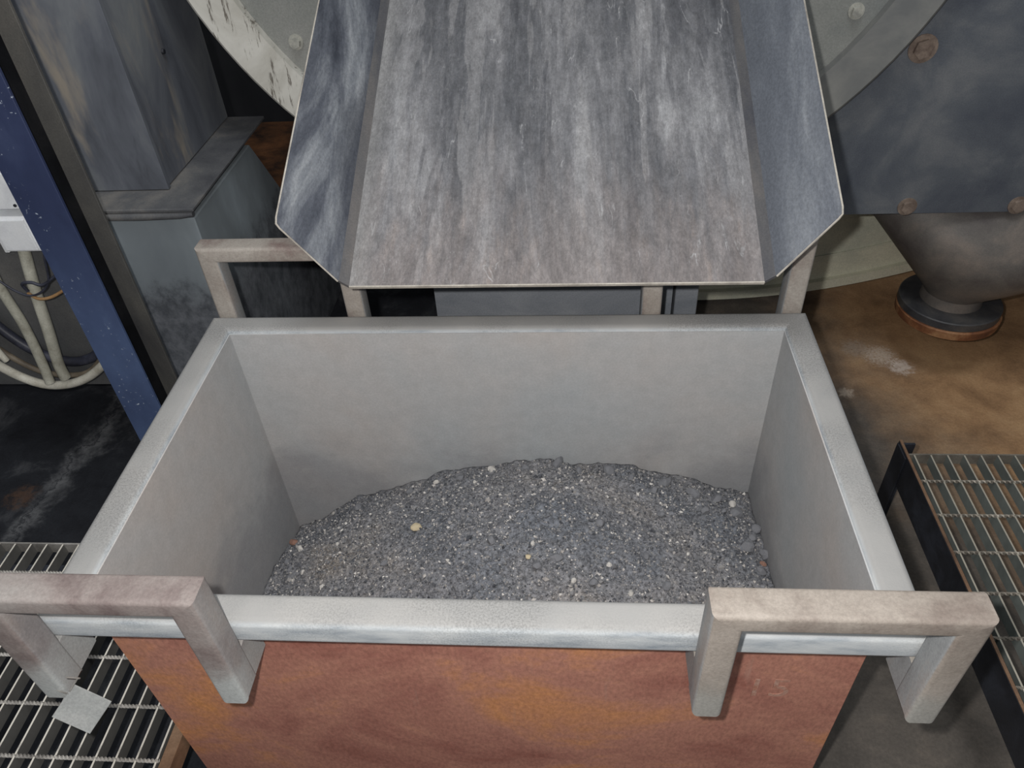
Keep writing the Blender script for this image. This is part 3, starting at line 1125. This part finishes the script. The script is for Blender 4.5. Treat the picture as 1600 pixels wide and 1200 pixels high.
LZ = 0.092 + HZ
bm = bmesh.new()
add_box(bm, dx_(-1.60), dx_(-0.866), dy_(1.165), dy_(1.615), LZ, 2.4)
finish_bm('upper_column', bm, M['duct'], duct, 0.003, 1)
box('corner_plate', dx_(-1.60), dx_(-0.858), dy_(1.150), dy_(1.1645), LZ + 0.001, 2.4, M['duct'], duct, 0.001, 1)
prism('ledge_plate', [(dx_(-1.62), dy_(1.05), LZ - 0.010), (dx_(-0.759), dy_(1.05), LZ - 0.010), (dx_(-0.759), dy_(1.62), LZ - 0.010), (dx_(-1.62), dy_(1.62), LZ - 0.010)],
      (0, 0, 0.009), M['ledge'], duct, 0.002, 1)
tube('rolled_edge', [Vector((dx_(-1.61), dy_(1.058), LZ - 0.021)), Vector((dx_(-1.1), dy_(1.058), LZ - 0.021)), Vector((dx_(-0.90), dy_(1.057), LZ - 0.022)), Vector((dx_(-0.80), dy_(1.058), LZ - 0.021)), Vector((dx_(-0.766), dy_(1.058), LZ - 0.019))],
     0.0105, M['ledge'], duct, 12, [0.0105, 0.0105, 0.0115, 0.010, 0.007])
# lower box flares towards the back as it goes down
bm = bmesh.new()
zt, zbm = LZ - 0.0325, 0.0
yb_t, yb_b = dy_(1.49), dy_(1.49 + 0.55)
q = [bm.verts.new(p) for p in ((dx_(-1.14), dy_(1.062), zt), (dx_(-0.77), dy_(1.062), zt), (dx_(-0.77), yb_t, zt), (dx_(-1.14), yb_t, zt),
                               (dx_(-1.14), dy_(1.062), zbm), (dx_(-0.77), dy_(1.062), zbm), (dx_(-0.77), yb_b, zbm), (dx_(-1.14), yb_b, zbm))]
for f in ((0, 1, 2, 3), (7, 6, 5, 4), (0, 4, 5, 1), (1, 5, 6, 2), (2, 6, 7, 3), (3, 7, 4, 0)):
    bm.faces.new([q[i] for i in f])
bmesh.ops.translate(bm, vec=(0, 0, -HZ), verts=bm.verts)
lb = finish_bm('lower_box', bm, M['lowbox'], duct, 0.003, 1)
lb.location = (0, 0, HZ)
box('side_hopper', dx_(-1.60), dx_(-1.1405), dy_(1.075), dy_(1.49), 0.26, LZ - 0.0325, M['lowside'], duct, 0.003, 1)
bm = bmesh.new()
bmesh.ops.create_cone(bm, cap_ends=True, segments=10, radius1=0.007, radius2=0.006, depth=0.006,
                      matrix=Matrix.Translation((dx_(-0.863), dy_(1.36), 0.36 + HZ)) @ Matrix.Rotation(math.pi / 2, 4, 'Y'))
finish_bm('bolt', bm, M['black'], duct)

# ------------------------------------------------------------------ electrical bits left of the post
jb = thing('junction_box', 'white enamel junction box above the two conduits', 'junction box', (-1.20, 1.0, 0.0))
box('case', -0.045, 0.052, 0.0, 0.0745, 0.010, 0.105, M['white_box'], jb, 0.003)
box('cover', -0.036, 0.046, -0.006, 0.0, 0.016, 0.099, M['white_box'], jb, 0.002)
box('back_strip', -0.058, -0.046, 0.012, 0.05, 0.0, 0.17, M['white_box'], jb, 0.002)
jb2 = thing('junction_box', 'small white box at the left edge, above the larger white one', 'junction box', (-1.145, 1.0, 0.0))
box('case', -0.075, 0.005, 0.0, 0.05, 0.124, 0.215, M['white_box'], jb2, 0.003)
for x in (-0.012,):
    hexhead('screw', (x, 0.0, 0.135), 0.004, 0.003, M['black'], jb2, False)
st_ = box('mounting_strut', -1.128, -1.075, 1.075, 1.098, FLOOR, 1.0, M['post_grey'])
tag(st_, 'dull grey upright strut behind the white boxes', 'strut')

c1 = tube('conduit', bez([(-1.212, 1.022, 0.0095), (-1.228, 1.005, -0.11), (-1.240, 0.990, -0.23), (-1.258, 0.985, -0.33), (-1.262, 0.985, -0.385)], 6), 0.0145, M['conduit'], None, 12,
          None)
tag(c1, 'pale grey conduit dropping straight from the larger white box', 'conduit')
c2 = tube('conduit', bez([(-1.270, 0.975, 0.03), (-1.290, 0.975, -0.06), (-1.285, 0.975, -0.19), (-1.284, 0.965, -0.30), (-1.284, 0.952, -0.375)], 6), 0.0125, M['conduit'], None, 12)
tag(c2, 'olive grey conduit slanting in from the left frame edge', 'conduit')


def hose(name, pts, r, mat, label, cat='hose'):
    return tag(tube(name, bez(pts, 10), r, M[mat], None, 12), label, cat)


hose('hose', [(-1.56, 1.0, -0.22), (-1.475, 1.0, -0.325), (-1.405, 1.0, -0.395), (-1.335, 1.0, -0.425), (-1.25, 1.0, -0.415), (-1.17, 1.0, -0.372), (-1.10, 1.0, -0.30), (-1.05, 1.01, -0.16)],
     0.0125, 'hose_white', 'thick white hose hanging in a loop, lowest of the hoses')
hose('hose', [(-1.50, 1.052, -0.05), (-1.46, 1.052, -0.20), (-1.39, 1.052, -0.32), (-1.31, 1.052, -0.375), (-1.23, 1.052, -0.375), (-1.15, 1.052, -0.32), (-1.08, 1.05, -0.18)],
     0.014, 'hose_dark', 'dark blue black hose looped inside the white one')
hose('hose', [(-1.52, 1.022, -0.16), (-1.45, 1.022, -0.30), (-1.37, 1.022, -0.385), (-1.29, 1.022, -0.407), (-1.21, 1.022, -0.392), (-1.12, 1.022, -0.31)],
     0.008, 'hose_brown', 'thin brownish hose between the white and dark hoses')
cn = thing('cable_connector', 'short pale cable connector at the left edge above the loops', 'connector', (-1.40, 0.97, -0.25))
tube('sleeve', [Vector((-0.035, 0, 0.075)), Vector((-0.012, 0, 0.012))], 0.012, M['conduit'], cn, 12)
tube('plug', [Vector((-0.012, 0, 0.012)), Vector((0.0, 0, -0.024)), Vector((0.012, 0, -0.062))], 0.010, M['hose_white'], cn, 12, [0.009, 0.0105, 0.008])
hose('wire', [(-1.30, 0.965, 0.03), (-1.285, 0.965, -0.03), (-1.245, 0.965, -0.082), (-1.20, 0.965, -0.095), (-1.15, 0.968, -0.06), (-1.125, 0.97, 0.02)],
     0.0028, 'hose_dark', 'thin dark wire sagging across the conduit', 'wire')
hose('wire', [(-1.215, 0.968, -0.085), (-1.215, 0.962, -0.060), (-1.19, 0.962, -0.055), (-1.165, 0.966, -0.065), (-1.12, 0.975, -0.04)],
     0.004, 'hose_dark', 'black wire curled round the conduit beside the tan one', 'wire')
hose('wire', [(-1.22, 0.970, -0.092), (-1.195, 0.964, -0.105), (-1.16, 0.966, -0.102), (-1.11, 0.975, -0.080)],
     0.004, 'wire_tan', 'tan wire wrapped round the conduit', 'wire')

# ------------------------------------------------------------------ hanging tag
tg = thing('hanging_tag', 'small square grey tag dangling from the near left loop', 'tag', (-0.580, -0.062, -0.142))
bm = bmesh.new()
add_box(bm, -0.030, 0.030, -0.001, 0.001, -0.030, 0.030)
pl = finish_bm('plate', bm, M['tag'], tg, 0.0006, 1)
pl.rotation_euler = (math.radians(-38), math.radians(38), math.radians(-8))
tube('wire', bez([(-0.012, 0.012, 0.030), (0.004, 0.02, 0.050), (0.012, 0.018, 0.058), (0.004, 0.01, 0.075)], 6), 0.0013, M['rod'], tg, 6)
tube('wire', bez([(-0.014, 0.010, 0.026), (-0.03, 0.014, 0.024), (-0.045, 0.02, 0.030)], 6), 0.0013, M['rod'], tg, 6)

# ------------------------------------------------------------------ walkway gratings
GZ = -0.47
PITCH = 0.0392


def twisted_rod_mesh(length, r, mat, turn=0.03, per=8):
    bm = bmesh.new()
    n = int(length / turn * per)
    prev = None
    for i in range(n + 1):
        a0 = 2 * math.pi * i / per
        x = length * i / n
        ring = [bm.verts.new((x, r * math.cos(a0 + k * math.pi / 2), r * math.sin(a0 + k * math.pi / 2))) for k in range(4)]
        if prev:
            for k in range(4):
                bm.faces.new((prev[k], prev[(k + 1) % 4], ring[(k + 1) % 4], ring[k]))
        prev = ring
    bmesh.ops.recalc_face_normals(bm, faces=bm.faces)
    me = bpy.data.meshes.new('cross_rod')
    bm.to_mesh(me)
    bm.free()
    me.materials.append(mat)
    return me


def grating(label, xs, x0, x1, y0, y1, rods, mat, rodmat, edge_side, turn):
    """walkway panel; coordinates relative to an Empty on the floor under its near left corner"""
    g = thing('steel_grating', label, 'grating', (x0, y0, FLOOR), 'walkway gratings beside the bin')
    zt = GZ - FLOOR
    W, L = x1 - x0, y1 - y0
    H = 0.030
    bm = bmesh.new()
    add_box(bm, -0.0018, 0.0018, 0, L - 0.004, zt - H, zt)
    bmesh.ops.recalc_face_normals(bm, faces=bm.faces)
    me = bpy.data.meshes.new('bearing_bar')
    bm.to_mesh(me)
    bm.free()
    me.materials.append(mat)
    for x in xs:
        link_mesh('bearing_bar', me, mat, g, (x - x0, 0, 0))
    rm = twisted_rod_mesh(W, 0.0042, rodmat, turn)
    for y in rods:
        link_mesh('cross_rod', rm, rodmat, g, (0, y - y0, zt - 0.002))
    box('end_band', 0, W, L - 0.004, L, zt - H, zt + 0.001, rodmat, g)
    return g, zt, W, L, H


xs = [-0.612 - PITCH * i for i in range(28)]
g, zt, W, L, H = grating('left walkway grating with bright twisted cross rods', xs, -1.72, -0.608, -0.75, 0.484,
                         [0.403 - 0.1005 * i for i in range(12)], M['grate'], M['rod'], 1, 0.03)
box('edge_angle', W + 0.001, W + 0.024, 0, L, zt - 0.050, zt - 0.004, M['angle_rust'], g, 0.001, 1)
box('bearer', 0, W, L - 0.10, L - 0.04, zt - H - 0.07, zt - H - 0.001, M['black'], g)
box('support_leg', W - 0.05, W, L - 0.09, L - 0.04, 0, zt - H - 0.071, M['black'], g)
box('support_leg', 0.0, 0.05, L - 0.09, L - 0.04, 0, zt - H - 0.071, M['black'], g)
box('support_leg', W - 0.05, W, 0.0, 0.05, 0, zt - H - 0.001, M['black'], g)
box('support_leg', 0.0, 0.05, 0.0, 0.05, 0, zt - H - 0.001, M['black'], g)

xs = [0.984 + PITCH * i for i in range(24)]
g, zt, W, L, H = grating('right walkway grating with dull rods and black edge channel', xs, 0.970, 1.92, -0.75, 0.790,
                         [0.702 - 0.1025 * i for i in range(15)], M['grate_r'], M['rod_r'], -1, 0.045)
# black channel along the near edge: vertical web, top lip, bottom flange
box('edge_channel', -0.010, -0.004, 0, L + 0.040, zt - 0.095, zt + 0.006, M['black'], g, 0.001, 1)
box('channel_lip', -0.0095, -0.003, 0, L + 0.040, zt + 0.0065, zt + 0.0085, M['angle_rust'], g)
box('channel_flange', -0.003, 0.030, 0, L + 0.040, zt - 0.095, zt - 0.089, M['black'], g)
bm = bmesh.new()
add_box(bm, -0.012, 0.028, L + 0.030, L + 0.036, 0, zt + 0.002)
add_box(bm, -0.014, -0.0105, L - 0.02, L + 0.036, 0, zt + 0.002)
finish_bm('support_leg', bm, M['black'], g)
box('support_leg', 0.0, 0.04, 0.0, 0.04, 0, zt - 0.1, M['black'], g)
box('support_leg', W - 0.04, W, L - 0.06, L - 0.02, 0, zt - H - 0.001, M['black'], g)
box('support_leg', W - 0.04, W, 0.0, 0.04, 0, zt - H - 0.001, M['black'], g)
